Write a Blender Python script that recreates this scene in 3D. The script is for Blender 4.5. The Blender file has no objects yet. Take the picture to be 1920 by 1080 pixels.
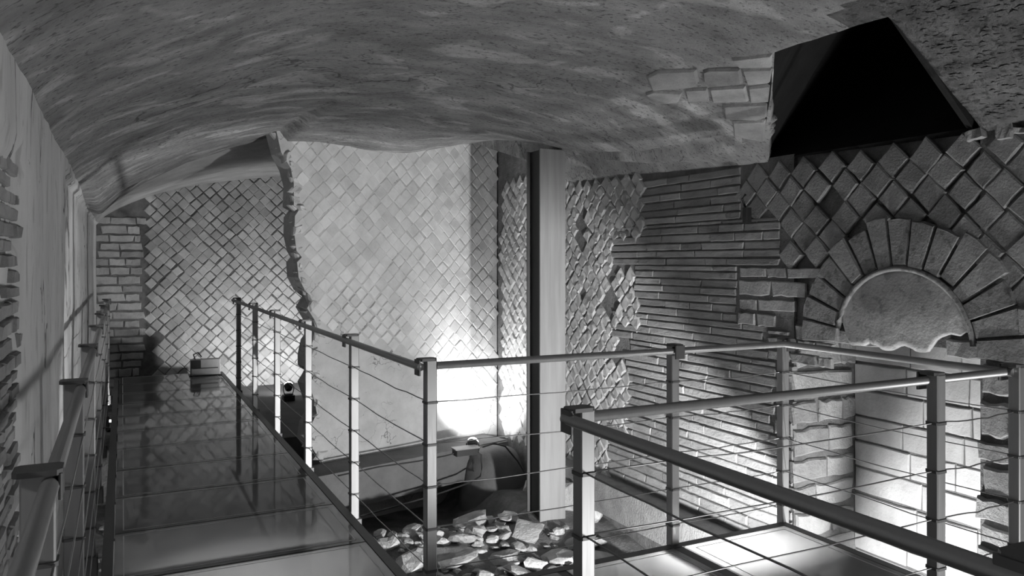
import bpy, bmesh, math, random
from mathutils import Vector, Matrix, noise

random.seed(7)
SC = bpy.context.scene
COL = SC.collection
R = math.radians
# ------------------------------------------------------------------ camera, world, exposure
# World axes: x = across the walkway (to the right), y = along the walkway, z up. z = 0 is the walkway floor.
YAW = 26.5
FPX = 1467.0                    # focal length in pixels of a 1920 wide frame
HOR = 489.0                     # image row of the horizon
EYE = 1.5
cam_d = bpy.data.cameras.new('camera')
cam = bpy.data.objects.new('camera', cam_d)
COL.objects.link(cam)
cam.location = (0, 0, EYE)
cam.rotation_euler = (R(90), 0, R(-YAW))
cam_d.sensor_width = 36.0
cam_d.lens = FPX / 1920 * 36
cam_d.shift_y = -(540 - HOR) / 1920
cam_d.clip_start = 0.02
SC.camera = cam

world = bpy.data.worlds.new('world')
SC.world = world
world.use_nodes = True
world.node_tree.nodes['Background'].inputs[0].default_value = (0.5, 0.5, 0.5, 1)
world.node_tree.nodes['Background'].inputs[1].default_value = 0.02
SC.view_settings.view_transform = 'Standard'
SC.view_settings.look = 'None'
SC.view_settings.gamma = 1
SC.view_settings.use_curve_mapping = False
SC.view_settings.exposure = 0.0
SC.cycles.max_bounces = 8
SC.cycles.diffuse_bounces = 4
SC.cycles.transparent_max_bounces = 12
SC.cycles.caustics_reflective = False
SC.cycles.caustics_refractive = False

# lamp list: (location, aim point, watts, cone degrees, blend, radius) - each gets a floodlight fixture further down
LAMPS = {
    'end':      ((1.92, 10.30, -0.10), (2.15, 11.7, 1.1), 105, 165, 0.6, 0.05),
    'corner':   ((3.16, 7.22, -0.32), (3.62, 7.85, 0.35), 85, 125, 0.7, 0.04),
    'platform': ((2.86, 2.85, -0.60), (2.40, 7.4, 1.5), 540, 176, 1.0, 0.05),
    'niche':    ((3.473, 2.664, -0.483), (4.30, 2.90, 0.10), 85, 150, 0.3, 0.012),
    'left':     ((-0.12, 9.6, -0.28), (-0.2, 10.6, 1.2), 9, 150, 0.6, 0.04),
    'near':     ((3.15, 0.10, -0.50), (0.4, 2.9, 2.2), 235, 160, 0.9, 0.4),  # unseen fill lamp, added to light the vault and left wall
    'under':    ((0.55, 3.85, -0.70), (0.6, 4.0, 0.4), 45, 150, 0.8, 0.06),  # unseen lamp added to brighten the near walkway panes
}

# ------------------------------------------------------------------ geometry helpers
SY, CY = math.sin(R(YAW)), math.cos(R(YAW))

def ray(px, py):
    k, m = (px - 960) / FPX, (HOR - py) / FPX
    return Vector((SY + k * CY, CY - k * SY, m))

def proj(p):
    Z = p[0] * SY + p[1] * CY
    X = p[0] * CY - p[1] * SY
    if Z < 0.05:
        return (-9999, -9999, Z)
    return (960 + FPX * X / Z, HOR - FPX * (p[2] - EYE) / Z, Z)

def hit(px, py, point, normal):
    d = ray(px, py)
    o = Vector((0, 0, EYE))
    n = Vector(normal)
    return o + d * ((Vector(point) - o).dot(n) / d.dot(n))

def at_y(px, py, y):
    return hit(px, py, (0, y, 0), (0, 1, 0))

def at_x(px, py, x):
    return hit(px, py, (x, 0, 0), (1, 0, 0))

def in_poly(x, y, poly):
    c = False
    j = len(poly) - 1
    for i in range(len(poly)):
        xi, yi = poly[i]
        xj, yj = poly[j]
        if (yi > y) != (yj > y) and x < (xj - xi) * (y - yi) / (yj - yi) + xi:
            c = not c
        j = i
    return c

def interp(tab, x):
    if x <= tab[0][0]:
        return tab[0][1]
    for (a, b), (c, d) in zip(tab, tab[1:]):
        if x <= c:
            return b + (d - b) * (x - a) / (c - a)
    return tab[-1][1]

def smooth_interp(tab, x):
    """Catmull-Rom through the table"""
    if x <= tab[0][0]:
        return tab[0][1]
    if x >= tab[-1][0]:
        return tab[-1][1]
    for i in range(len(tab) - 1):
        if x <= tab[i + 1][0]:
            break
    x0, y0 = tab[i]
    x1, y1 = tab[i + 1]
    h = x1 - x0
    ma = (tab[i + 1][1] - tab[i - 1][1]) / (tab[i + 1][0] - tab[i - 1][0]) if i > 0 else (y1 - y0) / h
    mb = (tab[i + 2][1] - y0) / (tab[i + 2][0] - x0) if i + 2 < len(tab) else (y1 - y0) / h
    s = (x - x0) / h
    return (2 * s**3 - 3 * s * s + 1) * y0 + (s**3 - 2 * s * s + s) * h * ma + (3 * s * s - 2 * s**3) * y1 + (s**3 - s * s) * h * mb

def sstep(a, b, x):
    s = max(0.0, min(1.0, (x - a) / (b - a)))
    return s * s * (3 - 2 * s)

def nz(x, y, z, f=1.0):
    return noise.noise(Vector((x * f, y * f, z * f)))

def link(o, parent=None):
    COL.objects.link(o)
    if parent is not None:
        o.parent = parent
    return o

def obj(name, verts, faces, mat, parent=None, smooth=False):
    me = bpy.data.meshes.new(name)
    me.from_pydata([tuple(v) for v in verts], [], faces)
    if mat is not None:
        me.materials.append(mat)
    if smooth:
        for p in me.polygons:
            p.use_smooth = True
    me.update()
    return link(bpy.data.objects.new(name, me), parent)

def tag(o, label, cat, group=None, kind=None):
    o['label'] = label
    o['category'] = cat
    if group:
        o['group'] = group
    if kind:
        o['kind'] = kind
    return o

def empty(name, loc=(0, 0, 0)):
    e = bpy.data.objects.new(name, None)
    e.location = loc
    COL.objects.link(e)
    return e

class MB:
    """collects shapes into one mesh"""
    def __init__(s):
        s.v, s.f = [], []
    def add(s, v, f):
        b = len(s.v)
        s.v += [tuple(p) for p in v]
        s.f += [tuple(i + b for i in q) for q in f]
        return s
    def box(s, a, b):
        (x0, y0, z0), (x1, y1, z1) = a, b
        v = [(x0, y0, z0), (x1, y0, z0), (x1, y1, z0), (x0, y1, z0), (x0, y0, z1), (x1, y0, z1), (x1, y1, z1), (x0, y1, z1)]
        return s.add(v, [(0, 3, 2, 1), (4, 5, 6, 7), (0, 1, 5, 4), (1, 2, 6, 5), (2, 3, 7, 6), (3, 0, 4, 7)])
    def cbox(s, c, d, bev=0.0):
        """box with chamfered vertical edges"""
        x, y, z = c
        w, l, h = d[0] / 2, d[1] / 2, d[2] / 2
        if bev <= 0:
            return s.box((x - w, y - l, z - h), (x + w, y + l, z + h))
        ring = [(-w + bev, -l), (w - bev, -l), (w, -l + bev), (w, l - bev), (w - bev, l), (-w + bev, l), (-w, l - bev), (-w, -l + bev)]
        n = len(ring)
        v = [(x + a, y + b, z - h) for a, b in ring] + [(x + a, y + b, z + h) for a, b in ring]
        f = [tuple(range(n))[::-1], tuple(range(n, 2 * n))] + [(i, (i + 1) % n, n + (i + 1) % n, n + i) for i in range(n)]
        return s.add(v, f)
    def tube(s, pts, r, seg=10, cap=True):
        pts = [Vector(p) for p in pts]
        rings = []
        for i, p in enumerate(pts):
            d = (pts[min(i + 1, len(pts) - 1)] - pts[max(i - 1, 0)]).normalized()
            up = Vector((0, 0, 1)) if abs(d.z) < 0.95 else Vector((1, 0, 0))
            a = d.cross(up).normalized()
            b = a.cross(d)
            rr = r[i] if isinstance(r, (list, tuple)) else r
            rings.append([p + (a * math.cos(t) + b * math.sin(t)) * rr for t in [2 * math.pi * k / seg for k in range(seg)]])
        v = [q for ring in rings for q in ring]
        f = []
        for i in range(len(pts) - 1):
            for k in range(seg):
                k2 = (k + 1) % seg
                f.append((i * seg + k, i * seg + k2, (i + 1) * seg + k2, (i + 1) * seg + k))
        if cap:
            f.append(tuple(range(seg)))
            f.append(tuple(range((len(pts) - 1) * seg, len(pts) * seg))[::-1])
        return s.add(v, f)
    def build(s, name, mat, parent=None, smooth=False):
        return obj(name, s.v, s.f, mat, parent, smooth)

def smooth_by_angle(o, ang=40):
    me = o.data
    bm = bmesh.new()
    bm.from_mesh(me)
    for f in bm.faces:
        f.smooth = True
    for e in bm.edges:
        if len(e.link_faces) == 2 and e.calc_face_angle() > R(ang):
            e.smooth = False
    bm.to_mesh(me)
    bm.free()
    return o

# ------------------------------------------------------------------ materials (the photograph is black and white: all greys)
def mat_new(name):
    m = bpy.data.materials.new(name)
    m.use_nodes = True
    nt = m.node_tree
    return m, nt, nt.nodes['Principled BSDF']

def grey(v):
    return (v, v, v, 1)

def stone(name, dark, light, scale=6.0, bump=0.3, rough=0.9, specks=0.0, piece_var=0.0, stretch=(1, 1, 1), fine=60.0, blotch=None, bdist=0.02, cracks=None):
    m, nt, b = mat_new(name)
    N, L = nt.nodes, nt.links
    geo = N.new('ShaderNodeNewGeometry')
    mp = N.new('ShaderNodeMapping')
    mp.inputs['Scale'].default_value = stretch
    L.new(geo.outputs['Position'], mp.inputs['Vector'])
    n1 = N.new('ShaderNodeTexNoise')
    n1.inputs['Scale'].default_value = scale
    n1.inputs['Detail'].default_value = 8
    n1.inputs['Roughness'].default_value = 0.62
    L.new(mp.outputs[0], n1.inputs['Vector'])
    cr = N.new('ShaderNodeValToRGB')
    cr.color_ramp.elements[0].position = 0.3
    cr.color_ramp.elements[1].position = 0.7
    cr.color_ramp.elements[0].color = grey(dark)
    cr.color_ramp.elements[1].color = grey(light)
    L.new(n1.outputs['Fac'], cr.inputs[0])
    col = cr.outputs[0]
    def mult(c, fac_sock, lo, hi):
        mr = N.new('ShaderNodeMapRange')
        mr.inputs['To Min'].default_value = lo
        mr.inputs['To Max'].default_value = hi
        L.new(fac_sock, mr.inputs['Value'])
        mx = N.new('ShaderNodeMix')
        mx.data_type = 'RGBA'
        mx.blend_type = 'MULTIPLY'
        mx.inputs['Factor'].default_value = 1
        L.new(c, mx.inputs['A'])
        L.new(mr.outputs[0], mx.inputs['B'])
        return mx.outputs['Result']
    if piece_var:
        oi = N.new('ShaderNodeObjectInfo')
        col = mult(col, oi.outputs['Random'], 1 - piece_var, 1 + piece_var)
    if blotch:
        n3 = N.new('ShaderNodeTexNoise')
        n3.inputs['Scale'].default_value = blotch[0]
        n3.inputs['Detail'].default_value = 4
        n3.inputs['Distortion'].default_value = 0.6
        L.new(mp.outputs[0], n3.inputs['Vector'])
        r3 = N.new('ShaderNodeValToRGB')
        r3.color_ramp.elements[0].position = blotch[1]
        r3.color_ramp.elements[1].position = blotch[1] + 0.06
        L.new(n3.outputs['Fac'], r3.inputs[0])
        col = mult(col, r3.outputs[0], 1.0, blotch[2])
    if specks:
        n4 = N.new('ShaderNodeTexNoise')
        n4.inputs['Scale'].default_value = fine * 0.5
        n4.inputs['Detail'].default_value = 3
        L.new(mp.outputs[0], n4.inputs['Vector'])
        r4 = N.new('ShaderNodeValToRGB')
        r4.color_ramp.elements[0].position = 0.33
        r4.color_ramp.elements[1].position = 0.43
        L.new(n4.outputs['Fac'], r4.inputs[0])
        col = mult(col, r4.outputs[0], 1 - specks, 1.0)
    crack_h = None
    if cracks:
        scl, wid, strength = cracks
        nd = N.new('ShaderNodeTexNoise')
        nd.inputs['Scale'].default_value = 4
        nd.inputs['Detail'].default_value = 5
        L.new(mp.outputs[0], nd.inputs['Vector'])
        mixv = N.new('ShaderNodeMix')
        mixv.data_type = 'RGBA'
        mixv.blend_type = 'LINEAR_LIGHT'
        mixv.inputs['Factor'].default_value = 0.25
        L.new(mp.outputs[0], mixv.inputs['A'])
        L.new(nd.outputs['Color'], mixv.inputs['B'])
        vo = N.new('ShaderNodeTexVoronoi')
        vo.feature = 'DISTANCE_TO_EDGE'
        vo.inputs['Scale'].default_value = scl
        L.new(mixv.outputs['Result'], vo.inputs['Vector'])
        nm = N.new('ShaderNodeTexNoise')
        nm.inputs['Scale'].default_value = scl * 0.6
        nm.inputs['Detail'].default_value = 3
        L.new(geo.outputs['Position'], nm.inputs['Vector'])
        mw = N.new('ShaderNodeMapRange')        # crack width fades in and out
        mw.inputs['From Min'].default_value = 0.46
        mw.inputs['From Max'].default_value = 0.68
        mw.inputs['To Min'].default_value = 0.0
        mw.inputs['To Max'].default_value = wid
        L.new(nm.outputs['Fac'], mw.inputs['Value'])
        lt = N.new('ShaderNodeMath')
        lt.operation = 'GREATER_THAN'
        L.new(vo.outputs['Distance'], lt.inputs[0])
        L.new(mw.outputs[0], lt.inputs[1])
        col = mult(col, lt.outputs[0], 1 - strength, 1.0)
    L.new(col, b.inputs['Base Color'])
    b.inputs['Roughness'].default_value = rough
    b.inputs['Specular IOR Level'].default_value = 0.25
    n2 = N.new('ShaderNodeTexNoise')
    n2.inputs['Scale'].default_value = fine
    n2.inputs['Detail'].default_value = 6
    n2.inputs['Roughness'].default_value = 0.65
    L.new(mp.outputs[0], n2.inputs['Vector'])
    ad = N.new('ShaderNodeMath')
    ad.operation = 'ADD'
    L.new(n1.outputs['Fac'], ad.inputs[0])
    L.new(n2.outputs['Fac'], ad.inputs[1])
    bp = N.new('ShaderNodeBump')
    bp.inputs['Strength'].default_value = bump
    bp.inputs['Distance'].default_value = bdist
    L.new(ad.outputs[0], bp.inputs['Height'])
    L.new(bp.outputs[0], b.inputs['Normal'])
    return m

def metal(name, v, rough=0.35, metallic=0.9):
    m, nt, b = mat_new(name)
    N, L = nt.nodes, nt.links
    geo = N.new('ShaderNodeNewGeometry')
    mp = N.new('ShaderNodeMapping')
    mp.inputs['Scale'].default_value = (40, 40, 2)
    L.new(geo.outputs['Position'], mp.inputs['Vector'])
    n = N.new('ShaderNodeTexNoise')
    n.inputs['Scale'].default_value = 3
    n.inputs['Detail'].default_value = 4
    L.new(mp.outputs[0], n.inputs['Vector'])
    mr = N.new('ShaderNodeMapRange')
    mr.inputs['To Min'].default_value = rough - 0.08
    mr.inputs['To Max'].default_value = rough + 0.1
    L.new(n.outputs['Fac'], mr.inputs['Value'])
    L.new(mr.outputs[0], b.inputs['Roughness'])
    cr = N.new('ShaderNodeValToRGB')
    cr.color_ramp.elements[0].color = grey(v * 0.85)
    cr.color_ramp.elements[1].color = grey(v)
    L.new(n.outputs['Fac'], cr.inputs[0])
    L.new(cr.outputs[0], b.inputs['Base Color'])
    b.inputs['Metallic'].default_value = metallic
    return m

def plain(name, v, rough=0.6, emit=0.0, metallic=0.0):
    m, nt, b = mat_new(name)
    N, L = nt.nodes, nt.links
    n = N.new('ShaderNodeTexNoise')
    n.inputs['Scale'].default_value = 25
    cr = N.new('ShaderNodeValToRGB')
    cr.color_ramp.elements[0].color = grey(v * 0.85)
    cr.color_ramp.elements[1].color = grey(v * 1.1)
    geo = N.new('ShaderNodeNewGeometry')
    L.new(geo.outputs['Position'], n.inputs['Vector'])
    L.new(n.outputs['Fac'], cr.inputs[0])
    L.new(cr.outputs[0], b.inputs['Base Color'])
    b.inputs['Roughness'].default_value = rough
    b.inputs['Metallic'].default_value = metallic
    if emit:
        b.inputs['Emission Color'].default_value = (1, 1, 1, 1)
        b.inputs['Emission Strength'].default_value = emit
    return m

def glass_mat(name):
    m = bpy.data.materials.new(name)
    m.use_nodes = True
    nt = m.node_tree
    N, L = nt.nodes, nt.links
    N.remove(N['Principled BSDF'])
    out = N['Material Output']
    geo = N.new('ShaderNodeNewGeometry')
    ns = N.new('ShaderNodeTexNoise')
    ns.inputs['Scale'].default_value = 2.5
    ns.inputs['Detail'].default_value = 5
    L.new(geo.outputs['Position'], ns.inputs['Vector'])
    tr = N.new('ShaderNodeBsdfTransparent')
    tr.inputs[0].default_value = grey(0.62)
    tl = N.new('ShaderNodeBsdfTranslucent')
    tl.inputs[0].default_value = grey(0.8)
    df = N.new('ShaderNodeBsdfDiffuse')
    cr = N.new('ShaderNodeValToRGB')
    cr.color_ramp.elements[0].color = grey(0.22)
    cr.color_ramp.elements[1].color = grey(0.36)
    L.new(ns.outputs['Fac'], cr.inputs[0])
    L.new(cr.outputs[0], df.inputs[0])
    m1 = N.new('ShaderNodeMixShader')
    m1.inputs[0].default_value = 0.45
    L.new(tl.outputs[0], m1.inputs[1])
    L.new(df.outputs[0], m1.inputs[2])
    m2 = N.new('ShaderNodeMixShader')
    m2.inputs[0].default_value = 0.78
    L.new(tr.outputs[0], m2.inputs[1])
    L.new(m1.outputs[0], m2.inputs[2])
    gl = N.new('ShaderNodeBsdfGlossy')
    gl.inputs['Color'].default_value = grey(0.9)
    gl.inputs['Roughness'].default_value = 0.05
    fr = N.new('ShaderNodeFresnel')
    fr.inputs[0].default_value = 1.5
    m3 = N.new('ShaderNodeMixShader')
    L.new(fr.outputs[0], m3.inputs[0])
    L.new(m2.outputs[0], m3.inputs[1])
    L.new(gl.outputs[0], m3.inputs[2])
    L.new(m3.outputs[0], out.inputs['Surface'])
    return m

M = {
    'ceiling': stone('ceiling_plaster', 0.22, 0.50, 2.4, 0.6, 0.95, specks=0.55, stretch=(1.0, 1.9, 1.5), fine=64, blotch=(2.0, 0.56, 1.5), bdist=0.035, cracks=(1.6, 0.02, 0.5)),
    'vault': stone('far_vault_plaster', 0.34, 0.55, 3.0, 0.35, 0.95, fine=40),
    'rough': stone('rough_concrete', 0.14, 0.34, 9.0, 1.0, 0.95, specks=0.5, fine=55, bdist=0.04),
    'left': stone('left_wall_plaster', 0.52, 0.74, 2.5, 0.35, 0.95, specks=0.25, stretch=(1, 1, 0.35), fine=30, cracks=(2.2, 0.03, 0.7)),
    'bed': stone('mortar_bed', 0.15, 0.27, 8.0, 0.7, 0.95, fine=50),
    'bed_pale': stone('pale_plaster_bed', 0.42, 0.58, 4.0, 0.35, 0.95, fine=45, cracks=(5, 0.02, 0.6)),
    'bed_far': stone('far_mortar_bed', 0.10, 0.20, 8.0, 0.5, 0.95, fine=50),
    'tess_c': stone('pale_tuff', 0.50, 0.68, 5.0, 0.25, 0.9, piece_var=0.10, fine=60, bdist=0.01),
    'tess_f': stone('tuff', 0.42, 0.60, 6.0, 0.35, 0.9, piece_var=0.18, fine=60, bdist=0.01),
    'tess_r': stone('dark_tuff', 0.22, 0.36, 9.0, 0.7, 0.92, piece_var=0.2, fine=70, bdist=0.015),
    'brick': stone('thin_brick', 0.24, 0.40, 7.0, 0.6, 0.9, piece_var=0.25, fine=60, stretch=(1, 0.5, 1), bdist=0.015),
    'block': stone('wall_block', 0.28, 0.46, 6.0, 0.6, 0.9, piece_var=0.2, fine=55, bdist=0.02),
    'voussoir': stone('arch_stone', 0.22, 0.34, 7.0, 0.5, 0.9, piece_var=0.15, specks=0.4, fine=50),
    'lunette': stone('lunette_plaster', 0.42, 0.6, 5.0, 0.35, 0.9, specks=0.3, fine=40),
    'niche_block': stone('pale_niche_block', 0.50, 0.68, 5.0, 0.3, 0.9, piece_var=0.12, fine=50),
    'rubble': stone('rubble_stone', 0.36, 0.64, 7.0, 0.8, 0.92, piece_var=0.25, fine=45),
    'ground': stone('earth', 0.14, 0.30, 6.0, 0.9, 0.95, fine=40),
    'slab': stone('dark_landing', 0.13, 0.18, 3.0, 0.15, 0.8, fine=40),
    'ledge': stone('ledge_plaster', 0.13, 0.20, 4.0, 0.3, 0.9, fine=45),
    'shaft': stone('near_black_shaft', 0.012, 0.02, 4.0, 0.3, 0.95),  # near-black over the whole shaft
    'steel': metal('brushed_steel', 0.38, 0.42, 0.65),
    'dark_steel': metal('dark_steel', 0.16, 0.5, 0.6),
    'beam': plain('painted_beam', 0.10, 0.5),
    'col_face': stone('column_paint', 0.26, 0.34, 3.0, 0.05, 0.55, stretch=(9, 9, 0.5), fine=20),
    'col_dark': plain('column_shadowed_steel', 0.05, 0.6),  # shade inside the column recess, put into the web colour
    'cable': metal('steel_cable', 0.3, 0.35),
    'black': plain('black_plastic', 0.025, 0.5),
    'boxgrey': plain('grey_box', 0.30, 0.5),
    'glass': glass_mat('satin_glass'),
    'line': plain('etched_line', 0.75, 0.5),
    'clip': metal('bright_clip', 0.85, 0.2),
    'lens': plain('lit_lens', 0.9, 0.3, emit=7),
}

# ------------------------------------------------------------------ shared piece meshes
def ring_mesh(name, pts, mat, inset=0.82, mid=0.45, jit=0.0, rnd=random):
    """a stone seen from the front: outline pts (unit size), back at z=-1, rounded-over front at z=1"""
    n = len(pts)
    cx = sum(p[0] for p in pts) / n
    cy = sum(p[1] for p in pts) / n
    v = [(x, y, -1.0) for x, y in pts]
    v += [(x, y, mid + rnd.uniform(-jit, jit)) for x, y in pts]
    v += [(cx + (x - cx) * (inset + rnd.uniform(-.04, .04)), cy + (y - cy) * (inset + rnd.uniform(-.04, .04)), 1 + rnd.uniform(-jit, jit)) for x, y in pts]
    f = []
    for a in (0, n):
        for i in range(n):
            j = (i + 1) % n
            f.append((a + i, a + j, a + n + j, a + n + i))
    f.append(tuple(range(2 * n, 3 * n)))
    me = bpy.data.meshes.new(name)
    me.from_pydata(v, [], f)
    me.materials.append(mat)
    me.update()
    return me

def diamond_set(name, mat, k, jit, inset, mid=0.5, zj=0.15):
    out = []
    for _ in range(k):
        pts = []
        for a in range(4):
            ang = a * math.pi / 2
            rr = 0.5 + random.uniform(-jit, jit)
            pts.append((rr * math.cos(ang), rr * math.sin(ang)))
            mx, my = 0.25 * (math.cos(ang) + math.cos(ang + math.pi / 2)), 0.25 * (math.sin(ang) + math.sin(ang + math.pi / 2))
            s = 1 + random.uniform(-jit, jit) * 1.2
            pts.append((mx * s, my * s))
        out.append(ring_mesh(name, pts, mat, inset, mid, zj))
    return out

def brick_set(name, mat, k, segs=4, jy=0.08, jx=0.02, ix=0.97, iy=0.8):
    out = []
    for _ in range(k):
        bot = [(-0.5 + i / segs, -0.5 + random.uniform(0, jy)) for i in range(segs + 1)]
        top = [(0.5 - i / segs, 0.5 - random.uniform(0, jy)) for i in range(segs + 1)]
        pts = [(x + random.uniform(-jx, jx), y) for x, y in bot + top]
        n = len(pts)
        v = [(x, y, -1) for x, y in pts] + [(x, y, 0.5 + random.uniform(-.2, .2)) for x, y in pts] + [(x * ix, y * iy, 1 + random.uniform(-.15, .15)) for x, y in pts]
        f = [(a + i, a + (i + 1) % n, a + n + (i + 1) % n, a + n + i) for a in (0, n) for i in range(n)]
        for i in range(segs):                       # front face as quads between bottom and top rows
            f.append((2 * n + i, 2 * n + i + 1, 2 * n + n - 2 - i, 2 * n + n - 1 - i))
        me = bpy.data.meshes.new(name)
        me.from_pydata(v, [], f)
        me.materials.append(mat)
        me.update()
        out.append(me)
    return out

def frame(origin, w):
    """columns u (horizontal), v (up), w (out of the wall)"""
    w = Vector(w).normalized()
    v = Vector((0, 0, 1))
    u = v.cross(w)
    m = Matrix.Identity(4)
    for i in range(3):
        m[i][0], m[i][1], m[i][2], m[i][3] = u[i], v[i], w[i], origin[i]
    return m

def put(name, me, parent, fr, u, v, w, su, sv, sw, rot=0.0):
    o = bpy.data.objects.new(name, me)
    o.matrix_world = fr @ Matrix.Translation((u, v, w)) @ Matrix.Rotation(rot, 4, 'Z') @ Matrix.Diagonal((su, sv, sw, 1))
    COL.objects.link(o)
    o.parent = parent
    return o

def put_many(name, stuff_name, items, parent, limit=300):
    """items: (mesh, matrix). The ones that show largest become objects of their own, the rest one stuff part"""
    sc = []
    for me, mt in items:
        p = mt.translation
        x, y, Z = proj(p)
        vis = -30 < x < 1950 and -30 < y < 1110
        s = (mt.to_scale().x * FPX / Z if Z > 0.05 else 0) if vis else 0
        sc.append((s, me, mt))
    sc.sort(key=lambda a: -a[0])
    rest = MB()
    for i, (s, me, mt) in enumerate(sc):
        if i < limit and s > 0:
            o = bpy.data.objects.new(name, me)
            o.matrix_world = mt
            COL.objects.link(o)
            o.parent = parent
        else:
            rest.add([mt @ v.co for v in me.vertices], [tuple(p.vertices) for p in me.polygons])
    if rest.v:
        o = rest.build(stuff_name, items[0][0].materials[0], parent)
        o['kind'] = 'stuff'

def lattice(fr, d, ubox, inside, meshes, prot, fill=0.93, warp=0.012, rot=5, sj=0.05, phase=(0, 0)):
    u0, u1, v0, v1 = ubox
    items = []
    ni, nj = int((u1 - u0) / d) + 2, int((v1 - v0) / d) + 2
    for half in (0, 1):
        for i in range(ni):
            for j in range(nj):
                u = u0 + phase[0] + (i + 0.5 * half) * d
                v = v0 + phase[1] + (j + 0.5 * half) * d
                uu = u + warp * nz(u, v, 3.1, 2.3) * 2 + random.uniform(-.04, .04) * d
                vv = v + warp * nz(u, v, 9.7, 2.3) * 2 + random.uniform(-.04, .04) * d
                if not inside(uu, vv):
                    continue
                s = d * fill * (1 + random.uniform(-sj, sj))
                mt = fr @ Matrix.Translation((uu, vv, 0)) @ Matrix.Rotation(R(random.uniform(-rot, rot)) + random.choice((0, math.pi / 2, math.pi)), 4, 'Z') @ Matrix.Diagonal((s, s * (1 + random.uniform(-sj, sj)), prot * random.uniform(0.7, 1.3), 1))
                items.append((random.choice(meshes), mt))
    return items

def courses(name, parent, fr, u0, u1, v0, v1, row, length, gap, meshes, prot, jag=0.0, inside=None, rowj=0.0, skip=0.0, tilt=0.0):
    v = v0
    k = 0
    while v < v1 - row * 0.4:
        h = min(row * (1 + random.uniform(-rowj, rowj)), v1 - v)
        u = u0 + random.uniform(-jag, jag)
        end = u1 + random.uniform(-jag, jag)
        if k % 2:
            u -= 0.0
        while u < end - 0.02:
            ln = random.uniform(*length)
            if end - (u + ln) < length[0] * 0.5:
                ln = end - u
            uc, vc = u + ln / 2, v + h / 2
            if (inside is None or inside(uc, vc)) and random.random() >= skip:
                put(name, random.choice(meshes), parent, fr, uc, vc, 0, max(ln - gap, .01), max(h - gap, .01), prot * random.uniform(0.6, 1.35), R(random.uniform(-tilt, tilt)))
            u += ln
        v += h
        k += 1

# ------------------------------------------------------------------ the setting: layout numbers
XL, XR = -0.27, 3.75             # left and right wall planes
YF = 11.75                       # far end wall
C0, C1 = Vector((1.41, 7.30, 0)), Vector((3.75, 7.90, 0))    # centre wall ends (plan)

# --- floor: earth under the walkway, a pit in front of the centre wall
def ground_z(x, y):
    z = -0.80 + 0.06 * nz(x, y, 0.3, 1.3) + 0.03 * nz(x, y, 5, 4)
    pit = sstep(6.1, 6.4, y) * (1 - sstep(3.0, 3.3, x)) * sstep(1.0, 1.3, x)
    z -= 0.24 * pit
    z += 0.45 * sstep(8.2, 8.6, y) * (1 - sstep(1.0, 1.2, x))
    z += 0.06 * sstep(5.2, 5.9, y) * (1 - pit) * sstep(1.2, 1.6, x)
    return z
gv, gf = [], []
NX, NY = 84, 220
for j in range(NY + 1):
    for i in range(NX + 1):
        x, y = -0.6 + 5.4 * i / NX, -2.2 + 14.4 * j / NY
        gv.append((x, y, ground_z(x, y)))
for j in range(NY):
    for i in range(NX):
        a = j * (NX + 1) + i
        gf.append((a, a + 1, a + NX + 2, a + NX + 1))
floor = obj('floor', gv, gf, M['ground'], smooth=True)
tag(floor, 'rough earth and rubble ground below the glass walkway', 'floor', kind='structure')

# --- left wall
LF = frame((XL, 0, 0), (1, 0, 0))        # u = y
left = []
lv, lf = [], []
NU, NV = 220, 70
def left_w(u, v):
    w = 0.010 * nz(u, v, 1.7, 1.2) + 0.006 * nz(u, v * 0.4, 4.4, 5)
    w -= 0.035 * sstep(4.78, 4.80, u) * (1 - sstep(1.98, 2.01, v))
    edge = 2.80 + 0.10 * nz(v, 0, 2.2, 3) + 0.05 * nz(v, 1, 2.2, 11)
    w -= 0.03 * (1 - sstep(edge, edge + 0.05, u)) * (1 - sstep(1.85, 1.95, v + 0.2 * nz(u, v, 3, 3)))
    w -= 0.09 * math.exp(-((u - 2.48) / 0.12) ** 2 - ((v - 1.43) / 0.045) ** 2)
    return w
us = sorted([-2.2 + 14.2 * i / NU for i in range(NU + 1)] + [4.775, 4.785, 4.795, 4.805])
vs = sorted([-1.2 + 3.4 * j / NV for j in range(NV + 1)] + [1.975, 2.015])
for v in vs:
    for u in us:
        lv.append(LF @ Vector((u, v, left_w(u, v))))
nu = len(us)
for j in range(len(vs) - 1):
    for i in range(nu - 1):
        a = j * nu + i
        lf.append((a, a + 1, a + nu + 1, a + nu))
wall_left = obj('wall_left', lv, lf, M['left'], smooth=True)
tag(wall_left, 'long plastered side wall beside the walkway, bricks bared at the near end', 'wall', kind='structure')

# --- far end wall
FF = frame((0, YF, 0), (0, -1, 0))       # u = x
wall_end = MB().box((-0.6, YF, -1.2), (4.4, YF + 0.3, 3.2)).build('wall_end', M['bed_far'])
tag(wall_end, 'far end wall of diamond-set stones under the vault', 'wall', kind='structure')

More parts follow.
